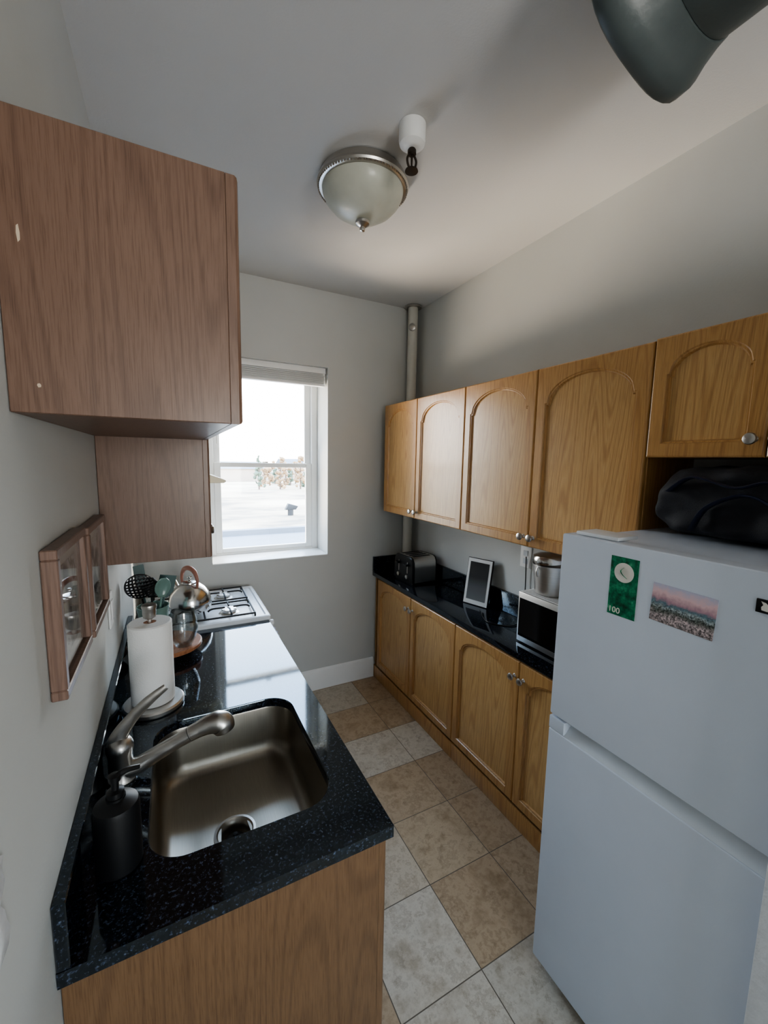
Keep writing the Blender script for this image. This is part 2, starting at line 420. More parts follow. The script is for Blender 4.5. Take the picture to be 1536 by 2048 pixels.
def cabinet(name,xw,f,depth,y0,y1,z0,z1,doors,label,mats,open_top=False,toe=0,cat='cabinet',group=None,dz=(0,0),rise=.085,plinth=0):
    xw+=f*.0012; depth-=.0012
    c=thing(name,(xw,y0,z0),label,cat,group=group)
    body(c,depth,0,y1-y0,0,z1-z0,f,mats[0],open_top=open_top,toe=toe)
    for (a,e,kn) in doors:
        door(c,a-y0+.0015,dz[0],e-a-.003,z1-z0-dz[0]-dz[1],f,f*(depth+.0005),mats[1],mats[2],kn,rise)
    if plinth:
        a,e=sorted((f*(depth+.0005),f*(depth+.014)))
        MB().box(a,e,0,y1-y0,0,plinth).bevel(.003).obj('plinth',mats[1],c)
    return c
OK=(M['oak'],M['oak'],M['oakpanel'])
uz0,uz1=H-h(.214),H+h(.235); xd=h(.82); dep=XR-xd-.0205
Y=[h(v) for v in (1.586,1.327,1.045,.762,.4835)]
def kn(w,side,z): return ((.026 if side<0 else w-.003-.026),z)
for i in (0,2):
    ya,ym,yb=Y[i],Y[i+1],Y[i+2]
    cabinet('wall_cabinet',XR,-1,dep,yb,ya,uz0,uz1,[(ym,ya,kn(ya-ym,-1,.045)),(yb,ym,kn(ym-yb,1,.045))],
        'golden oak wall cabinet with two arched doors'+(' next to the pipe' if i==0 else ' beside the refrigerator'),OK,group='golden oak wall cabinets',rise=.105)
fz=H+h(.0174); yb=.288; ym=h(.300)
cabinet('wall_cabinet',XR,-1,dep,yb,Y[4]-.001,fz,uz1+.006,[(ym,Y[4]-.001,kn(Y[4]-ym,-1,.05)),(yb,ym,kn(ym-yb,1,.05))],
    'short golden oak cabinet above the refrigerator',OK,group='golden oak wall cabinets',rise=.075)
bx=h(.806); bdep=XR-bx-.0205; Yb=[YF-.0015,h(1.313),h(1.03),h(.75),.862]
cabinet('base_cabinet',XR,-1,bdep,Yb[2],Yb[0],0,ZT-.031,[(Yb[1],h(1.60),kn(h(1.60)-Yb[1],-1,ZT-.031-.16-.045)),(Yb[2],Yb[1],kn(Yb[1]-Yb[2],1,ZT-.031-.16-.045))],
    'golden oak base cabinet with arched doors by the window wall',OK,group='golden oak base cabinets',dz=(.115,.012),rise=.085,plinth=.095)
cabinet('base_cabinet',XR,-1,bdep,Yb[4],Yb[2],0,ZT-.031,[(Yb[3],Yb[2],kn(Yb[2]-Yb[3],-1,ZT-.031-.16-.045)),(Yb[4],Yb[3],kn(Yb[3]-Yb[4],1,ZT-.031-.16-.045))],
    'golden oak base cabinet with arched doors beside the refrigerator',OK,group='golden oak base cabinets',dz=(.115,.012),rise=.085,plinth=.095)
cx=h(.799)
wt=thing('worktop',(cx,Yb[4],ZT-.03),'black speckled granite worktop on the oak base cabinets','countertop')
MB().box(0,XR-cx-.001,0,YF-.001-Yb[4],0,.03).bevel(.003).obj('slab',M['granite'],wt)
top(MB().box(-.020,0,0,YF-.001-Yb[4],0,.12).bevel(.002,1).obj('backsplash',M['granite'],None,(XR-.001,Yb[4],ZT+.0002)),'low black granite backsplash behind the toaster and microwave','backsplash',group='granite backsplashes')
top(MB().box(0,XR-cx-.0215,-.02,0,0,.12).bevel(.002,1).obj('backsplash',M['granite'],None,(cx,YF-.001,ZT+.0002)),'short black granite backsplash return on the window wall','backsplash',group='granite backsplashes')

# left base cabinets
RD=(M['oakbase'],M['oakbase'],M['oakbase'])
lx=h(.238); ly0=h(.452); lys=h(.90); lye=h(1.255)
ld=lx-XL
for (a,e,lb) in ((ly0,lys,'oak sink base cabinet under the granite worktop'),(lys+.001,lye,'oak base cabinet between sink and gas stove')):
    m=(a+e)/2
    cabinet('sink_cabinet' if a==ly0 else 'base_cabinet',XL,1,ld,a,e,0,ZT-.031,[(a,m,kn(m-a,1,.6)),(m,e,kn(e-m,-1,.6))],lb,RD,open_top=True,toe=.09,dz=(.10,.0),rise=.075)
slx0=-.079; slx1=h(.2035); sly0=h(.521); sly1=h(.826)
scx=(slx0+slx1)/2; scy=(sly0+sly1)/2; sw=slx1-slx0; sl=sly1-sly0
wt=thing('worktop',(0,0,ZT-.03),'black granite worktop around the stainless sink','countertop')
ox0,ox1,oy0,oy1=XL+.001,h(.2545),h(.442),h(1.257)
inn=rrect(scx,scy,sw,sl,.085,0,10)
outp=[]
for p in inn:
    dx,dy=p[0]-scx,p[1]-scy
    k=min([( (ox1-scx)/dx if dx>0 else (ox0-scx)/dx) if abs(dx)>1e-6 else 1e9,((oy1-scy)/dy if dy>0 else (oy0-scy)/dy) if abs(dy)>1e-6 else 1e9])
    outp.append([scx+dx*k,scy+dy*k])
for c in ((ox0,oy0),(ox0,oy1),(ox1,oy0),(ox1,oy1)):
    j=min(range(len(outp)),key=lambda i:(outp[i][0]-c[0])**2+(outp[i][1]-c[1])**2); outp[j]=list(c)
b=MB(); O=lambda z:[(p[0],p[1],z) for p in outp]; I=lambda z,g=0:[(p[0],p[1],z) for p in rrect(scx,scy,sw+g,sl+g,.085,z,10)]
b.loft([O(0),O(.03),I(.03),I(.027,-.004),I(0,-.004),O(0)],False,False)
bmesh.ops.remove_doubles(b.bm,verts=b.bm.verts,dist=1e-5)
b.obj('slab',M['granite'],wt)
top(MB().box(0,.020,0,oy1-oy0,0,.125).bevel(.002,1).obj('backsplash',M['granite'],None,(XL+.001,oy0,ZT+.0002)),'low black granite backsplash behind the sink','backsplash',group='granite backsplashes')
# sink
sk=thing('kitchen_sink',(scx,scy,ZT-.0305),'undermounted satin stainless steel sink bowl','sink')
b=MB(); dcx=h(.072)-scx; dcy=h(.653)-scy
L=[rrect(0,0,sw+.03,sl+.03,.1,0,10),rrect(0,0,sw+.002,sl+.002,.087,0,10),rrect(0,0,sw-.002,sl-.002,.085,-.006,10),rrect(0,0,sw-.012,sl-.012,.085,-.12,10),rrect(0,0,sw-.024,sl-.024,.085,-.145,10),
   rrect(0,0,sw-.05,sl-.05,.08,-.160,10),rrect(0,0,sw-.09,sl-.09,.07,-.167,10)]
base=rrect(0,0,sw-.09,sl-.09,.07,-.167,10)
for k,z in ((.5,-.171),(1,-.174)):
    LL=[]
    for p in base:
        a=math.atan2(p[1]-dcy,p[0]-dcx); q=(dcx+.05*math.cos(a),dcy+.05*math.sin(a))
        LL.append((p[0]*(1-k)+q[0]*k,p[1]*(1-k)+q[1]*k,z))
    L.append(LL)
b.loft(L,False,False); b.obj('bowl',M['sinksteel'],sk,ang=60)
b=MB(); b.lathe([(.057,-.1735),(.057,-.1705),(.050,-.1700),(.043,-.177),(.039,-.190),(.037,-.215),(.03,-.222),(.0001,-.223)],40,(dcx,dcy,0),cap0=False)
dr=b.obj('drain',M['nickel'],sk)
b=MB(); b.lathe([(.027,-.205),(.027,-.197),(.012,-.193),(.006,-.183),(.006,-.177),(.0001,-.176)],24,(dcx,dcy,0)); b.obj('drain_strainer',M['dark'],sk)
# faucet
fx,fy=-.148,h(.70)
fa=thing('kitchen_faucet',(fx,fy,ZT+.0003),'brushed nickel pull-out faucet with a single lever','faucet')
MB().lathe([(.034,0),(.035,.006),(.031,.012),(.029,.03),(.029,.075),(.032,.088),(.032,.10),(.026,.113),(.013,.121),(.0001,.123)],36).obj('base',M['nickel'],fa)
MB().tube([(.0,-.002,.026),(.04,-.004,.032),(.085,-.006,.052),(.13,-.008,.071),(.165,-.010,.085)],[.026,.023,.020,.019,.020],20).obj('spout',M['nickel'],fa)
MB().tube([(.166,-.010,.0855),(.19,-.011,.094),(.215,-.012,.101),(.238,-.014,.103),(.252,-.016,.096),(.258,-.018,.078)],[.0205,.022,.026,.031,.033,.028],24).obj('spray_head',M['nickel'],fa)
MB().tube([(-.010,0,.100),(.006,.0,.135),(.035,.0,.172),(.07,.0,.205),(.114,.0,.236)],[.026,.020,.0155,.014,.009],16,flat=.6).obj('lever',M['nickel'],fa)
# paper towel
px,py=-.083,h(.901)
pt=thing('paper_towel_holder',(px,py,ZT+.0003),'brushed steel paper towel stand with round base','paper towel holder')
MB().lathe([(.092,0),(.095,.004),(.095,.014),(.090,.020),(.02,.0215),(.0001,.0215)],56).obj('base',M['steel'],pt)
MB().lathe([(.007,.0216),(.007,.312)],20).obj('rod',M['steel'],pt)
MB().lathe([(.010,.3121),(.019,.318),(.021,.330),(.021,.346),(.024,.356),(.022,.362),(.0001,.363)],32).obj('finial',M['nickel'],pt)
b=MB(); b.lathe([(.02,.0),(.062,.0),(.067,.004),(.067,.276),(.062,.28),(.02,.28),(.02,.0)],64,cap0=False,cap1=False)
pr=b.obj('paper_towel_roll',M['paper'],None,(px,py,ZT+.0225)); top(pr,'white paper towel roll on the steel stand','paper towel')
MB().lathe([(.0085,.002),(.0195,.002),(.0195,.278),(.0085,.278),(.0085,.002)],32,cap0=False,cap1=False).obj('cardboard_core',M['board'],pr)
# soap dispenser
sx,sy=-.128,h(.545)
sd=thing('soap_dispenser',(sx,sy,ZT+.0003),'matte black soap pump bottle beside the sink','soap dispenser')
MB().lathe([(.040,0),(.043,.004),(.043,.132),(.040,.142),(.026,.150),(.018,.153),(.018,.158),(.0001,.158)],48).obj('bottle',M['blackm'],sd)
b=MB(); b.lathe([(.016,.1585),(.016,.170),(.007,.173),(.007,.190),(.011,.192),(.012,.204),(.0001,.206)],24); b.tube([(0,0,.199),(.02,.012,.200),(.042,.024,.192)],[.007,.006,.005],12)
b.obj('pump',M['blackp'],sd)
# board
bxc,byc=-.037,h(1.138)
bo=thing('serving_board',(bxc,byc,ZT+.0003),'round wooden footed serving board on the granite','serving board')
MB().lathe([(.128,.030),(.134,.034),(.134,.046),(.129,.050),(.0001,.050)],56).obj('board_top',M['board'],bo)
for k in range(3):
    a=k*2.094+.5
    MB().lathe([(.014,0),(.016,.029)],16,(.085*math.cos(a),.085*math.sin(a),0)).obj('foot',M['blackm'],bo)
G=1.22
gl=MB(); gl.lathe([(r*G,z*G) for r,z in [(.0001,.004),(.024,.004),(.038,.03),(.046,.062),(.043,.095),(.037,.128),(.0385,.128),(.045,.095),(.0485,.062),(.040,.026),(.026,.0),(.0001,0)]],40,cap0=False,cap1=False)
o=gl.obj('stemless_glass',M['drink'],None,(.022,h(1.105),ZT+.0508)); top(o,'clear stemless wine glass on the wooden board','glass')
cxx,cyy=-.092,2.02
cr=MB(); cr.lathe([(.05,0),(.056,.006),(.060,.12),(.064,.150),(.064,.155),(.060,.155),(.056,.12),(.052,.010),(.0001,.009)],44)
o=cr.obj('utensil_crock',M['crock'],None,(cxx,cyy,ZT+.0508)); top(o,'pale green ceramic utensil crock on the board','utensil holder')
UB=Vector((cxx,cyy,ZT+.066))
def utensil(name,dx,dy,hz,label,cat,mat,kind,ox,oy,roll=0):
    base=UB+Vector((ox,oy,0)); e=Vector((dx,dy,hz)); tot=e.length
    d=e.normalized(); q=d.to_track_quat('Z','Y')
    o=thing(name,base,label,cat,group='cooking utensils in the crock'); o.rotation_mode='QUATERNION'
    o.rotation_quaternion=q@Quaternion((0,0,1),roll)
    hl=tot-.09
    MB().tube([(0,0,0),(0,0,hl*.5),(0,0,hl)],[.006,.0055,.004],10,flat=.7).obj('handle',mat,o)
    b=MB()
    if kind=='skimmer':
        R=.056;N=15
        V={}
        for i in range(N+1):
            for j in range(N+1):
                x=-1+2*i/N;y=-1+2*j/N
                xx=x*math.sqrt(1-y*y/2);yy=y*math.sqrt(1-x*x/2)
                V[i,j]=b.bm.verts.new((xx*R,.012*(xx*xx+yy*yy)-.0,hl+R+yy*R*1.05))
        for i in range(N):
            for j in range(N):
                if i%2==1 and j%2==1 and 1<=i<N-1 and 1<=j<N-1: continue
                b.bm.faces.new((V[i,j],V[i+1,j],V[i+1,j+1],V[i,j+1]))
        b.obj('head',mat,o,solid=.0025)
    elif kind=='spoon':
        L=[]
        for k in range(9):
            u=k/8; w=.030*math.sin(math.pi*min(1,max(.06,u*.96)))**.6+.002; dd=.012*math.sin(math.pi*u)
            L.append([(-w,0,hl+u*.09),(-w*.5,dd*.8,hl+u*.09),(0,dd,hl+u*.09),(w*.5,dd*.8,hl+u*.09),(w,0,hl+u*.09)])
        b.loft(L,False,False,closed=False); b.obj('head',mat,o,solid=.003)
    else:
        b.loft([[(-.012,-.002,hl-.002),(.012,-.002,hl-.002),(.012,.002,hl-.002),(-.012,.002,hl-.002)],[(-.034,-.0015,hl+.03),(.034,-.0015,hl+.03),(.034,.0015,hl+.03),(-.034,.0015,hl+.03)],[(-.038,-.001,hl+.1),(.030,-.001,hl+.1),(.030,.001,hl+.1),(-.038,.001,hl+.1)]])
        b.bevel(.0008,1).obj('head',mat,o)
utensil('skimmer',-.036,-.075,.28,'black perforated skimmer standing in the crock','utensil',M['blackp'],'skimmer',-.01,-.01,.5)
utensil('spatula',-.045,.055,.30,'grey-teal silicone spatula standing in the crock','utensil',M['teal'],'flat',-.01,.015,.3)
utensil('spoon',.040,-.034,.27,'pale green serving spoon standing in the crock','utensil',M['crock'],'spoon',.008,-.008,-.6)
utensil('ladle_spoon',-.005,-.015,.27,'black cooking spoon standing in the crock','utensil',M['blackp'],'spoon',.0,.0,.2)
utensil('turner',.045,.03,.25,'grey-teal turner standing in the crock','utensil',M['teal'],'flat',.014,.012,.9)

# ---------------------------------------------------------------- stove
stx0,stx1=XL+.03,h(.262); sty0,sty1=h(1.2605),h(1.262)+.585; stz=ZT+.022
st=thing('gas_stove',(stx0,sty0,0),'white freestanding gas stove with black grates','stove')
sw_=stx1-stx0; sl_=sty1-sty0
b=MB().box(0,sw_-.03,0,sl_,.03,stz-.025); b.bevel(.004).obj('body',M['white'],st)
b=MB(); b.loft([rrect(sw_/2,sl_/2,sw_,sl_,.012,stz-.0245,4),rrect(sw_/2,sl_/2,sw_,sl_,.012,stz-.004,4),rrect(sw_/2,sl_/2,sw_-.012,sl_-.012,.010,stz,4),rrect(sw_/2,sl_/2,sw_-.04,sl_-.04,.02,stz,4),rrect(sw_/2,sl_/2,sw_-.05,sl_-.05,.02,stz-.008,4)])
b.obj('cooktop',M['white'],st)
MB().box(sw_-.0295,sw_+.004,.004,sl_-.004,.20,stz-.12).bevel(.008).obj('oven_door',M['white'],st)
MB().box(sw_-.0295,sw_+.002,.004,sl_-.004,.04,.19).bevel(.008).obj('drawer',M['white'],st)
b=MB(); b.loft([[(sw_-.029,y,stz-.115),(sw_+.006,y,stz-.115),(sw_+.002,y,stz-.027),(sw_-.029,y,stz-.027)] for y in (.002,sl_-.002)]); b.bevel(.004).obj('control_panel',M['white'],st)
for k in range(5):
    MB().lathe([(.018,0),(.019,.006),(.017,.022),(.013,.026),(.0001,.0265)],24).obj('knob',M['knobw'],st,(sw_+.004,.07+k*(sl_-.14)/4,stz-.07),(0,math.pi/2,0))
b=MB(); b.tube([(sw_+.005,.06,stz-.15),(sw_+.045,.06,stz-.15),(sw_+.046,.08,stz-.15),(sw_+.046,sl_-.08,stz-.15),(sw_+.045,sl_-.06,stz-.15),(sw_+.005,sl_-.06,stz-.15)],.009,12).obj('door_handle',M['white'],st)
for fx_ in (.05,sw_-.06):
    for fy_ in (.05,sl_-.05): MB().lathe([(.018,0),(.015,.03)],16,(fx_,fy_,0)).obj('foot',M['blackp'],st)
zc=stz-.008
for ix in (.17,.43):
    for iy in (.155,.43):
        MB().lathe([(.055,zc),(.05,zc+.004),(.036,zc+.005),(.036,zc+.013),(.040,zc+.014),(.040,zc+.020),(.036,zc+.023),(.0001,zc+.024)],32,(ix,iy,0)).obj('burner',M['steel'],st)
for iy in (.155,.43):
    b=MB(); g=.005; x0_,x1_=.055,sw_-.075; y0_,y1_=iy-.115,iy+.115; zt=stz+.024
    def bar(p,q):
        b.tube([p,((p[0]+q[0])/2,(p[1]+q[1])/2,(p[2]+q[2])/2),q],g,6,res=2)
    for (p,q) in (((x0_,y0_),(x1_,y0_)),((x0_,y1_),(x1_,y1_)),((x0_,y0_),(x0_,y1_)),((x1_,y0_),(x1_,y1_)),(((x0_+x1_)/2,y0_),((x0_+x1_)/2,y1_))):
        bar((p[0],p[1],zt-.012),(q[0],q[1],zt-.012))
    for ix in (.17,.43):
        for a in (0,math.pi/2,math.pi,3*math.pi/2):
            ca,sa=math.cos(a),math.sin(a); rr=.108
            xx=min(max(ix+rr*ca,x0_),x1_)
            b.tube([(xx,iy+rr*sa,zt-.012),(ix+rr*.8*ca,iy+rr*.8*sa,zt),(ix+.022*ca,iy+.022*sa,zt)],g,6,res=3)
    for xx in (x0_,x1_):
        for yy in (y0_,y1_): bar((xx,yy,zt-.012),(xx,yy,zc+.002))
    b.obj('grate',M['iron'],st)
b=MB(); n=14; rows=[]
for k in range(13):
    s=k/12; row=[]
    for i in range(n+1):
        y=.10+.19*i/n; wv=.004*math.sin(i*1.5)
        L=.62*s-.3
        if L<0: x=sw_+.034+wv*.2; z=stz-.139+L*.95
        else: x=sw_+.058+wv; z=stz-.139-L
        row.append((x,y,z))
    rows.append(row)
b.loft(rows,False,False,closed=False)
dt=b.obj('dish_towel',M['towel'],None,(stx0,sty0,0),solid=.003); top(dt,'pale dish towel draped over the oven handle','towel')
kx,ky=.066,2.352
kt=thing('kettle',(kx,ky,stz+.030),'polished steel kettle with rosy arched handle on a burner','kettle',rot=2.15)
MB().lathe([(.086,0),(.098,.005),(.106,.022),(.105,.055),(.095,.090),(.074,.120),(.048,.140),(.038,.146),(.0001,.146)],56).obj('body',M['chrome'],kt)
MB().lathe([(.039,.1465),(.038,.152),(.02,.159),(.006,.162),(.006,.170),(.012,.175),(.012,.183),(.0001,.186)],32).obj('lid',M['chrome'],kt)
MB().tube([(.080,0,.080),(.112,0,.106),(.132,0,.134)],[.021,.015,.012],18).obj('spout',M['chrome'],kt)
b=MB(); b.tube([(-.062,0,.128),(-.064,0,.172),(-.042,0,.213),(0,0,.226),(.042,0,.213),(.064,0,.172),(.062,0,.128)],[.006,.008,.012,.013,.012,.008,.006],14).obj('handle',M['copper'],kt)

# ---------------------------------------------------------------- left uppers + hood
lt=H+h(.273); lf=h(.0575)-XL; RR=(M['oakred'],M['oakred'],M['oakred'])
def lcab(y0,y1,z0,lb):
    m=(y0+y1)/2
    return cabinet('wall_cabinet',XL,1,lf,y0,y1,z0,lt,[(y0,m,kn(m-y0,1,.05)),(m,y1,kn(y1-m,-1,.05))],lb,RR,group='brown oak wall cabinets',rise=.07)
c1=lcab(h(.455),h(.889),H+h(.0355),'short brown oak wall cabinet above the sink')
for (cx_,cz_,w_,hh_) in ((.026,.245,.0022,.012),(.036,.040,.0025,.003)):
    b=MB(); b.poly([(cx_-w_,-.0002,cz_),(cx_-w_*.4,-.0002,cz_-hh_),(cx_+w_*.8,-.0002,cz_-hh_*.7),(cx_+w_*.9,-.0002,cz_+.001),(cx_+w_*.3,-.0002,cz_+hh_),(cx_-w_*.7,-.0002,cz_+hh_*.8)],(0,-.0005,0)); b.obj('scuff_chip',M['chip'],c1)
lcab(h(.8895),h(1.2585),H-h(.2),'tall brown oak wall cabinet beside the range hood')
hz0=H-h(.070); hz1=H-h(.029)
lcab(h(1.2595),h(1.262)+.585,hz1+.002,'short brown oak wall cabinet above the range hood')
hd=thing('range_hood',(XL,h(1.2605),hz0),'slim cream under-cabinet range hood above the stove','range hood')
hp=[(.001,0),(.435,0),(.445,.006),(.445,.014),(.30,.068),(.001,.068)]
b=MB(); b.loft([[(x,y,z) for x,z in hp] for y in (0,.58)]); b.bevel(.002,1).obj('hood_shell',M['beige'],hd)
MB().box(.05,.36,.05,.53,-.004,0).obj('filter',M['steel'],hd)
def picture(y0,y1,z0,z1,seed):
    p=thing('picture_frame',(XL,(y0+y1)/2,z0),'brown wood framed sketch print hung above the worktop','picture',group='framed prints above the worktop')
    w=y1-y0; hh=z1-z0; t=.018; b=MB()
    for q in ((-w/2,w/2,0,t),(-w/2,w/2,hh-t,hh),(-w/2,-w/2+t,t,hh-t),(w/2-t,w/2,t,hh-t)): b.box(.001,.026,*q)
    b.bevel(.002,1).obj('frame',M['framew'],p)
    MB().box(.001,.010,-w/2+t,w/2-t,t,hh-t).obj('mat_board',M['mat'],p)
    MB().box(.0101,.0112,-w/2+t+.03,w/2-t-.03,t+.03,hh-t-.03).obj('print',printmat('sketch_print',seed),p)
    MB().box(.015,.0165,-w/2+t,w/2-t,t,hh-t).obj('glazing',M['picglass'],p)
picture(h(.501),h(.655),H-h(.251),H-h(.093),1.3)
picture(h(.680),h(.835),H-h(.256),H-h(.098),4.7)
sp=thing('light_switch',(XL,h(.94),H-h(.30)),'white light switch plate on the wall','light switch')
MB().box(.0005,.006,-.036,.036,-.058,.058).bevel(.002).obj('plate',M['trim'],sp)
MB().box(.0062,.011,-.016,.016,-.033,.033).bevel(.002).obj('rocker',M['knobw'],sp)

# ---------------------------------------------------------------- right counter items
ts=thing('toaster',(h(.850),h(1.452),ZT+.0005),'steel and black four-slice toaster on the granite','toaster',rot=.05)
tl,tw,th=.212,.245,.190
b=MB()
def sec(x,s=1,zb=.012): 
    return [(x,-tw/2*s,zb),(x,tw/2*s,zb),(x,tw/2*s,th*.6),(x,tw/2*s*.97,th*.82),(x,tw/2*s*.86,th*.95),(x,tw/2*s*.7,th),(x,-tw/2*s*.7,th),(x,-tw/2*s*.86,th*.95),(x,-tw/2*s*.97,th*.82),(x,-tw/2*s,th*.6)]
b.loft([sec(.018),sec(tl-.012)]); b.obj('body',M['steel'],ts,ang=40)
b=MB(); b.loft([[(0,p[1]*.95,p[2]*.97) for p in sec(0)],sec(.006,1.005),sec(.0178,1.005)]); b.obj('end_panel',M['blackp'],ts)
b=MB(); b.loft([sec(tl-.0118,1.005),sec(tl,1.0)]); b.obj('end_panel',M['blackp'],ts)
b=MB().box(.01,tl-.01,-tw/2+.01,tw/2-.01,0,.0118); b.obj('base',M['blackp'],ts)
for k in range(4):
    y=(-.068+k*.0455); MB().box(.035,tl-.03,y-.011,y+.011,th-.002,th+.0015).obj('slot',M['blackm'],ts)
for y in (-.055,.055):
    MB().box(-.0015,.0,y-.003,y+.003,.07,.15).obj('lever_track',M['steel'],ts)
    MB().box(-.026,-.002,y-.02,y+.02,.125,.14).bevel(.004).obj('lever',M['blackp'],ts)
    MB().lathe([(.014,0),(.014,.01),(.0001,.012)],20).obj('dial',M['steel'],ts,(-.0005,y,.045),(0,-math.pi/2,0))
ang=math.atan2(.05,.15)
df=thing('digital_frame',(h(.935),h(1.092),ZT+.0005),'white-bordered digital picture frame leaning by the backsplash','picture frame',rot=(0,0,ang))
w_,h_=.170,.285; tilt=math.radians(10)
R=(0,tilt,0)
MB().box(0,.014,-w_/2,w_/2,0,h_).bevel(.003).obj('case',M['blackp'],df,rot=R)
MB().box(-.0012,-.0001,-w_/2+.004,w_/2-.004,.004,h_-.004).obj('frame_border',M['trim'],df,rot=R)
MB().box(-.0022,-.0013,-w_/2+.020,w_/2-.020,.030,h_-.024).obj('display',M['screen'],df,rot=R)
b=MB(); b.poly([(.040,-.02,.14),(.040,.02,.14),(.064,.02,.0),(.064,-.02,.0)],(.004,0,0)); b.obj('stand',M['blackp'],df)
c=MB().tube([(1.585,1.80,ZT+.004),(1.56,1.76,ZT+.004),(1.52,1.70,ZT+.004),(1.50,1.62,ZT+.004),(1.57,1.54,ZT+.004),(1.66,1.55,ZT+.02),(1.690,1.57,ZT+.10),(1.704,1.58,ZT+.20),(1.700,1.583,h(.71))],.0032,8).obj('power_cord',M['blackp']); top(c,'thin black power cord lying on the worktop','cable')
oy=1.60; oz=h(.706)
ou=thing('wall_outlet',(XR,oy,oz),'white electrical outlet above the backsplash','outlet')
MB().box(-.006,-.0005,-.038,.038,-.058,.058).bevel(.002).obj('plate',M['trim'],ou)
for z in (-.022,.022): MB().box(-.0085,-.0062,-.016,.016,z-.015,z+.015).bevel(.001,1).obj('socket',M['plastic'],ou)
mx0,my0,my1,mh=h(.853),.885,h(.812),.250
mw=thing('microwave',(mx0,my0,ZT+.0005),'black compact microwave on the worktop beside the refrigerator','microwave')
mwl=my1-my0; md=XR-.024-mx0
MB().box(.022,md,0,mwl,.008,mh).bevel(.004).obj('body',M['steel'],mw)
MB().box(0,.0215,.13,mwl,.008,mh).bevel(.003).obj('door',M['steel'],mw)
MB().box(-.0022,-.0002,.15,mwl-.008,.035,mh-.028).bevel(.0008,1).obj('door_window',M['mwdoor'],mw)
MB().box(0,.0215,0,.128,.008,mh).bevel(.003).obj('control_panel',M['blackp'],mw)
for fx_ in (.04,md-.03):
    for fy_ in (.04,mwl-.04): MB().lathe([(.012,0),(.012,.0078)],12,(fx_,fy_,0)).obj('foot',M['blackp'],mw)
b=MB(); n=24; rows=[]
for i in range(n+1):
    rows.append([(mx0+.002+.21*i/n,my1-.008-.30*j/n,ZT+mh+.0035+.0012*math.sin(i*2.1)*math.cos(j*1.7)) for j in range(n+1)])
b.loft(rows,False,False,closed=False); o=b.obj('doily',M['cloth'],None,solid=.002); top(o,'white woven doily on top of the microwave','cloth')
bn=thing('compost_bin',(mx0+.100,h(.757),ZT+mh+.0062),'brushed steel countertop bin with tilted lid','bin')
b=MB(); b.lathe([(.066,0),(.070,.004),(.084,.135),(.084,.140)],48,cap1=True); b.obj('bucket',M['steel'],bn)
b=MB(); b.lathe([(.086,0),(.087,.005),(.087,.026),(.080,.038),(.045,.044),(.0001,.046)],48)
b.obj('lid',M['chrome'],bn,(0,0,.150),(math.radians(-7),math.radians(-5),0))
b=MB(); b.tube([(-.087,.0,.135),(-.094,0,.115),(-.088,0,.09)],[.005,.006,.005],10); b.obj('handle',M['steel'],bn)

# ---------------------------------------------------------------- fridge
fx0=h(.604); fy0_,fy1_=.287,h(.484); fzt=H-h(.118); fzs=H-h(.4554)
fr=thing('refrigerator',(fx0,fy0_,0),'white top-freezer refrigerator with magnets on the door','refrigerator')
fw=fy1_-fy0_; dth=.062
MB().box(dth+.008,XR-.02-fx0,.002,fw-.002,.03,fzt-.012).bevel(.006).obj('body',M['fridge'],fr)
MB().box(dth,dth+.0078,.012,fw-.012,.08,fzt-.03).obj('gasket',M['rubber'],fr)
MB().box(0,dth,0,fw,fzs+.004,fzt).bevel(.007,3).obj('freezer_door',M['fridge'],fr)
b=MB().box(0,dth,0,fw,.055,fzs-.045); b.bevel(.006,3)
b.obj('refrigerator_door',M['fridge'],fr)
MB().box(0,dth,fw-.055,fw,fzs-.0449,fzs-.003).bevel(.004,2).obj('door_corner',M['fridge'],fr)
b=MB(); b.loft([[(x,y,z) for x,z in ((.003,fzs-.0448),(dth,fzs-.0448),(dth,fzs-.003),(.036,fzs-.003),(.030,fzs-.020),(.014,fzs-.036))] for y in (0,fw-.0552)])
b.obj('door_handle',M['plastic'],fr,label='recessed grey grip along the door top')
b=MB().box(.02,.11,fw-.16,fw-.03,fzt+.0003,fzt+.012); b.bevel(.005).obj('hinge_cover',M['white'],fr)
MB().box(.06,.3,.03,fw-.03,0,.0295).obj('base_grille',M['rubber'],fr)
bk=banknote(); 
yA,yB=h(.391),h(.348); zA,zB=H-h(.137),H-h(.229)
bn=thing('banknote',(fx0-.0005,(yA+yB)/2,zB),'green banknote stuck upright on the freezer door','banknote')
MB().box(-.0004,.0004,-(yA-yB)/2,(yA-yB)/2,0,zA-zB).obj('note_paper',bk,bn)
b=MB(); b.lathe([(.0001,0),(.026,0),(.026,.0004),(.0001,.0004)],32,cap0=False,cap1=False); o=b.obj('portrait_medallion',M['mat'],bn,(-.0006,0,.118),(0,-math.pi/2,0))
b=MB(); b.tube([(-.0012,-.010,.104),(-.0012,.002,.112),(-.0012,.008,.122),(-.0012,.000,.132)],[.001,.003,.004,.001],8,flat=.1); b.obj('engraving',bk,bn)
text_mesh('100',.022,M['mat'],bn,(-.0006,(yA-yB)/2-.002,.006),(math.pi/2,0,-math.pi/2))
yA,yB=h(.3276),h(.249); zA,zB=H-h(.163),H-h(.218)
b=MB().box(-.0008,.0012,-(yA-yB)/2,(yA-yB)/2,0,zA-zB); b.bevel(.0003,1)
o=b.obj('photo_magnet',landscape(),None,(fx0-.0009,(yA+yB)/2,zB),(math.radians(2),0,0)); top(o,'landscape photo magnet with pink sky on the door','magnet')
bd=thing('badge_magnet',(fx0-.0009,h(.2106)-.018,H-h(.166)),'small black badge magnet with white bird emblem','magnet')
MB().box(-.003,.0012,-.018,.018,0,.028).bevel(.0015,2).obj('badge',M['magnetblack'],bd)
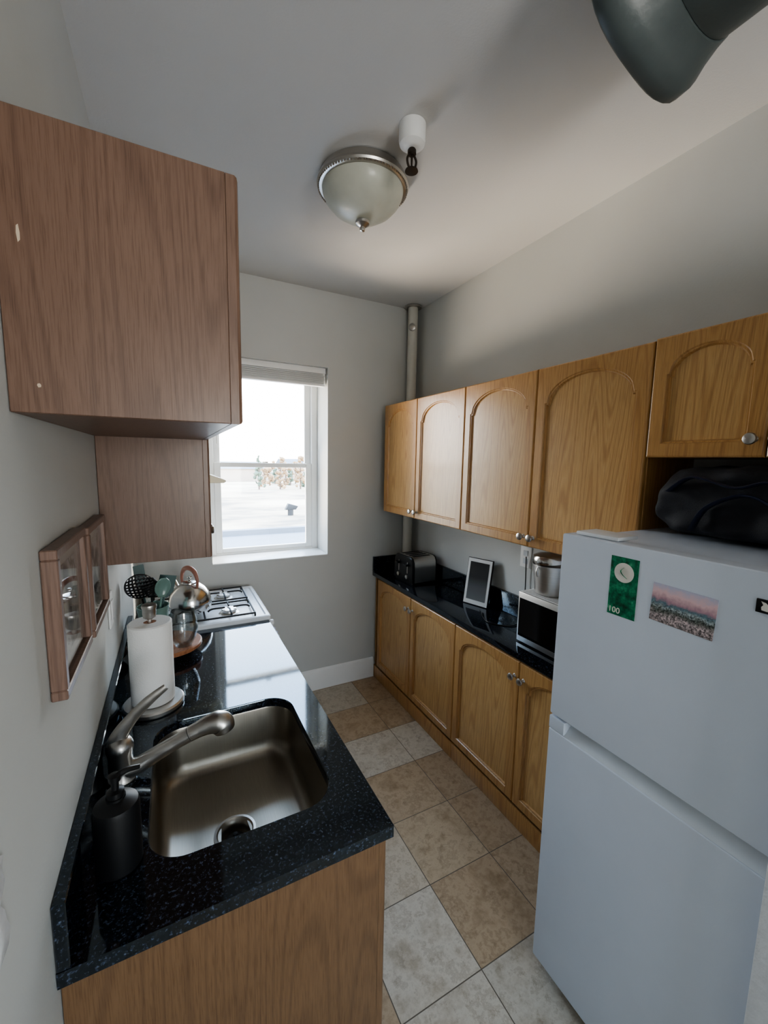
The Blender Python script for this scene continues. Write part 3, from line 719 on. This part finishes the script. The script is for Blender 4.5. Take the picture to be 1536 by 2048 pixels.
b=MB(); b.poly([(-.0034,.008,.006),(-.0034,-.002,.005),(-.0034,-.006,.012),(-.0034,-.011,.016),(-.0034,-.008,.020),(-.0034,-.003,.017),(-.0034,.002,.022),(-.0034,.010,.024),(-.0034,.006,.017),(-.0034,.009,.012)],(-.0003,0,0)); b.obj('emblem',M['mat'],bd)
# bag
bag=thing('tote_bag',(h(.875),.545,fzt+.0003),'slouched dark navy fabric bag on top of the refrigerator','bag')
b=MB(); bmesh.ops.create_cube(b.bm,size=1); bmesh.ops.subdivide_edges(b.bm,edges=b.bm.edges[:],cuts=16,use_grid_fill=True)
for v in b.bm.verts:
    x,y,z=v.co
    k=1-.10*max(0,z+.3)
    l=(abs(2*x)**6+abs(2*y)**6+abs(2*z)**6)**(1/6)
    q=Vector((x,y,z))/max(l,1e-5)*max(abs(2*x),abs(2*y),abs(2*z)); p=Vector((q.x*.30*k,q.y*.46*k,(q.z+.5)*.208))
    nn=noise.noise(p*12)*.018+noise.noise(p*30+Vector((4,2,1)))*.008-abs(noise.noise(p*11+Vector((9,1,5))))*.030
    d=Vector((x,y,max(z,-.1)*.5)).normalized()
    p=p+d*nn; p.z=min(max(p.z,.0),.214)
    v.co=p
b.obj('bag_body',M['fabric'],bag,ang=180,subd=1)
b=MB(); b.tube([(-.150,.17,.13),(-.165,.10,.175),(-.163,.0,.150),(-.165,-.08,.165),(-.155,-.14,.09)],.014,10,flat=.3).obj('handle',M['bluefab'],bag)
b=MB(); b.tube([(-.150,.10,.02),(-.163,.06,.09),(-.160,-.02,.13),(-.158,-.09,.10),(-.150,-.15,.03)],.012,10,flat=.3).obj('handle',M['bluefab'],bag)

# ---------------------------------------------------------------- ceiling items
pp=thing('standpipe',(h(.956),h(1.602),0),'cream painted vertical pipe in the room corner','pipe')
MB().lathe([(.036,ZT+.001),(.036,ZC-.014)],28).obj('pipe_section',M['pipe'],pp)
MB().lathe([(.0365,ZC-.013),(.064,ZC-.013),(.064,ZC-.005),(.058,ZC-.001),(.0365,ZC-.001)],36,cap0=False,cap1=False).obj('ceiling_flange',M['nickel'],pp)
MB().lathe([(.026,0),(.026,.01),(.018,.014),(.0001,.014)],20).obj('pipe_plug',M['nickel'],pp,(-.022,-.030,ZC-.16),(math.pi/2,0,-.65))
la=thing('ceiling_lamp',(h(.430),h(.967),ZC),'flush ceiling lamp with nickel rim and frosted bowl','lamp')
q=.9
MB().lathe([(r,z*q) for r,z in [(.150,-.001),(.168,-.006),(.176,-.020),(.178,-.034),(.184,-.040),(.186,-.048),(.182,-.056),(.172,-.060),(.165,-.060),(.165,-.052),(.0001,-.052)]],72,cap1=False).obj('rim',M['nickel'],la)
b=MB()
for k in range(90):
    a=2*math.pi*k/90; c=(.1795*math.cos(a),.1795*math.sin(a),-.0585*q)
    bmesh.ops.create_icosphere(b.bm,subdivisions=1,radius=.0042,matrix=Matrix.Translation(c))
b.obj('beaded_ring',M['nickel'],la)
MB().lathe([(r,z*q) for r,z in [(.1645,-.0605),(.163,-.075),(.150,-.105),(.125,-.135),(.090,-.160),(.055,-.175),(.02,-.182),(.0001,-.183)]],72).obj('glass_bowl',M['frost'],la)
MB().lathe([(r,z*q) for r,z in [(.0001,-.1832),(.022,-.184),(.029,-.190),(.028,-.200),(.018,-.208),(.010,-.212),(.012,-.220),(.010,-.228),(.0001,-.233)]],32,cap0=False).obj('finial',M['nickel'],la)
sp=thing('fire_sprinkler',(h(.4546),h(.783),ZC),'ceiling fire sprinkler with white canopy','sprinkler')
MB().lathe([(.046,-.001),(.046,-.050),(.043,-.062),(.030,-.072),(.022,-.075),(.0001,-.075)],36).obj('canopy',M['trim'],sp)
b=MB(); b.lathe([(.012,-.0755),(.015,-.080),(.015,-.092),(.010,-.096),(.0001,-.096)],16)
for s in (-1,1): b.tube([(s*.010,0,-.094),(s*.018,0,-.110),(s*.013,0,-.130),(0,0,-.140)],.004,8)
b.lathe([(.004,-.096),(.003,-.14)],10)
b.lathe([(.006,-.138),(.022,-.142),(.023,-.146),(.006,-.148)],20)
b.obj('sprinkler_head',M['bronze'],sp)
du=thing('ceiling_duct',(1.02,0,ZC),'dark grey-green cast duct with flanged end below the ceiling','duct')
def dsec(y,r,n=48,pw=3.0,rot=-.30,dx=0,dz=0):
    P=[]
    for k in range(n):
        a=2*math.pi*k/n
        c,s=math.cos(a),math.sin(a)
        q_=(abs(c)**pw+abs(s)**pw)**(-1/pw)
        xx,zz=r*c*q_,r*s*q_
        xr=xx*math.cos(rot)-zz*math.sin(rot); zr=xx*math.sin(rot)+zz*math.cos(rot)
        P.append((xr+dx,y,min(-.0012,-.058+dz+zr)))
    return P
b=MB(); b.loft([dsec(YB+.002,.152,pw=2.2,dx=.03),dsec(.585,.152,pw=2.3,dx=.03)]); b.obj('duct_tube',M['duct'],du,ang=40)
b=MB(); b.loft([dsec(.586,.156,pw=2.4,dx=.025),dsec(.605,.164,pw=2.6,dx=.018),dsec(.630,.180,dx=.006),dsec(.652,.198),dsec(.684,.201),dsec(.690,.196)]); b.obj('flange',M['duct'],du,ang=50)

# ---------------------------------------------------------------- exterior
g=MB().box(-120,160,YF+.6,320,-4.2,-4.0).obj('ground',groundm()); struct(g,'pale sunlit ground outside the window')
g=MB().box(-3,9,YF+.6,14.9,-1.1,-.9).obj('trim_2',M['roof']); struct(g,'grey flat roof below the window')
b=MB(); b.box(-3,9,14.6,14.9,-.9,-.72); struct(b.obj('trim_3',M['roof']),'low roof parapet')
vt=thing('roof_vent',(10.9,42,-4),'dark metal vent hood standing on the pale ground','vent')
MB().lathe([(.3,0),(.3,.6)],16).obj('stack',M['dark'],vt)
b=MB(); b.poly([(-.6,-.3,.6),(.5,-.3,.6),(.75,-.3,.95),(-.25,-.3,1.25)],(0,.6,0)); b.bevel(.05).obj('cap',M['dark'],vt)
for i in range(12):
    ty=80+(i*5%4)*6; ratio=.185+.0125*i; tx=ty*ratio
    hh=random.uniform(3.0,5.4) if i%4 else 6.2
    tr=thing('tree',(tx,ty,-4),'sparse brownish tree beyond the open lot' if i%3 else 'evergreen tree beyond the open lot','tree',group='distant trees')
    b=MB(); b.tube([(0,0,0),(.05,.05,hh*.5),(0,0,hh*.85)],[.16,.12,.05],8)
    for k in range(6):
        a=k*1.05; b.tube([(0,0,hh*(.35+.07*k)),(.8*math.cos(a),.8*math.sin(a),hh*(.6+.06*k))],[.06,.02],6)
    b.obj('trunk',M['bark'],tr)
    b=MB()
    for k in range(30):
        a=random.uniform(0,6.28); u=random.uniform(.08,1); rr=random.uniform(0,1.2)*(1.15-u if i%3==0 else 1)
        bmesh.ops.create_icosphere(b.bm,subdivisions=1,radius=random.uniform(.20,.45),matrix=Matrix.Translation((rr*math.cos(a),rr*math.sin(a),u*hh)))
    for v in b.bm.verts: v.co+=Vector((noise.noise(v.co*2),noise.noise(v.co*2+Vector((5,0,0))),noise.noise(v.co*2+Vector((0,7,0)))))*.35
    b.obj('foliage',M['leaf'] if i%3 else M['leafg'],tr,ang=180)
for (x,y,w,d,hh) in ((8,110,14,9,3.2),(28,115,16,9,4.2)):
    bb=thing('building',(x,y,-4),'low pale building beyond the open lot','building',group='distant buildings')
    MB().box(0,w,0,d,0,hh).obj('walls',M['bldg'],bb)
    b=MB(); b.loft([[(-.4,-.4,hh),(w+.4,-.4,hh),(w+.4,d/2,hh+1.8),(-.4,d/2,hh+1.8)],[(-.4,d+.4,hh),(w+.4,d+.4,hh),(w+.4,d/2,hh+1.81),(-.4,d/2,hh+1.81)]]) ; b.obj('roof',M['roof'],bb)

# ---------------------------------------------------------------- light
w=bpy.data.worlds.new('World'); sc.world=w; w.use_nodes=True
nt=w.node_tree; bg=nt.nodes['Background']
tc=nt.nodes.new('ShaderNodeTexCoord'); sp_=nt.nodes.new('ShaderNodeSeparateXYZ'); rp=nt.nodes.new('ShaderNodeValToRGB')
nt.links.new(tc.outputs['Generated'],sp_.inputs[0]); nt.links.new(sp_.outputs['Z'],rp.inputs[0])
rp.color_ramp.elements[0].position=0; rp.color_ramp.elements[0].color=(1,.96,.90,1)
rp.color_ramp.elements[1].position=.6; rp.color_ramp.elements[1].color=(.50,.71,1,1)
e=rp.color_ramp.elements.new(.2); e.color=(.84,.93,1,1)
nt.links.new(rp.outputs[0],bg.inputs[0]); bg.inputs[1].default_value=10.5
def light(name,ty,loc,rot,energy,color,**k):
    l=bpy.data.lights.new(name,ty); l.energy=energy; l.color=color
    for a,c in k.items(): setattr(l,a,c)
    o=bpy.data.objects.new(name,l); COL.objects.link(o); o.location=loc; o.rotation_euler=rot; return o
p=light('window_portal','AREA',((wx0+wx1)/2,YF+.32,(wz0+wz1)/2),(math.radians(-90),0,0),1,(1,1,1),shape='RECTANGLE',size=W,size_y=HH)
p.data.cycles.is_portal=True
p=light('rear_fill_portal','AREA',((RX0+RX1)/2,YB-.16,(RZ0+RZ1)/2),(math.radians(90),0,0),1,(1,1,1),shape='RECTANGLE',size=RX1-RX0,size_y=RZ1-RZ0)  # portal for the added rear opening
p.data.cycles.is_portal=True
light('sun','SUN',(0,30,20),(math.radians(50),0,math.radians(120)),8,(1,.90,.74),angle=.01)
lo=light('bounce_fill_lamp','AREA',(-.1,YF+1.2,.45),(0,0,0),24,(1,.82,.60),shape='RECTANGLE',size=1.5,size_y=.8,spread=math.radians(50))  # hidden lamp added outside, imitates warm sunlight bounced up through the window
d=(Vector((1.60,YF-.75,ZC-.15))-Vector(lo.location)).normalized(); lo.rotation_euler=d.to_track_quat('-Z','Y').to_euler()

# ---------------------------------------------------------------- camera
f=821.0
Yd=Vector((-428,-109,f)).normalized(); D=Vector((-128,6676,f)); D=(D-Yd*D.dot(Yd)).normalized(); X=D.cross(Yd)
right=Vector((X[0],Yd[0],-D[0])); down=Vector((X[1],Yd[1],-D[1])); fwd=Vector((X[2],Yd[2],-D[2]))
cam=bpy.data.cameras.new('Camera'); co=bpy.data.objects.new('Camera',cam); COL.objects.link(co)
co.matrix_world=Matrix(((right.x,-down.x,-fwd.x,0),(right.y,-down.y,-fwd.y,0),(right.z,-down.z,-fwd.z,H),(0,0,0,1)))
cam.sensor_fit='VERTICAL'; cam.sensor_height=24; cam.sensor_width=18; cam.lens=f/2048*24; cam.clip_start=.01; cam.clip_end=500
sc.camera=co
sc.view_settings.view_transform='AgX'
sc.view_settings.look='AgX - Medium High Contrast'
sc.view_settings.exposure=0.65
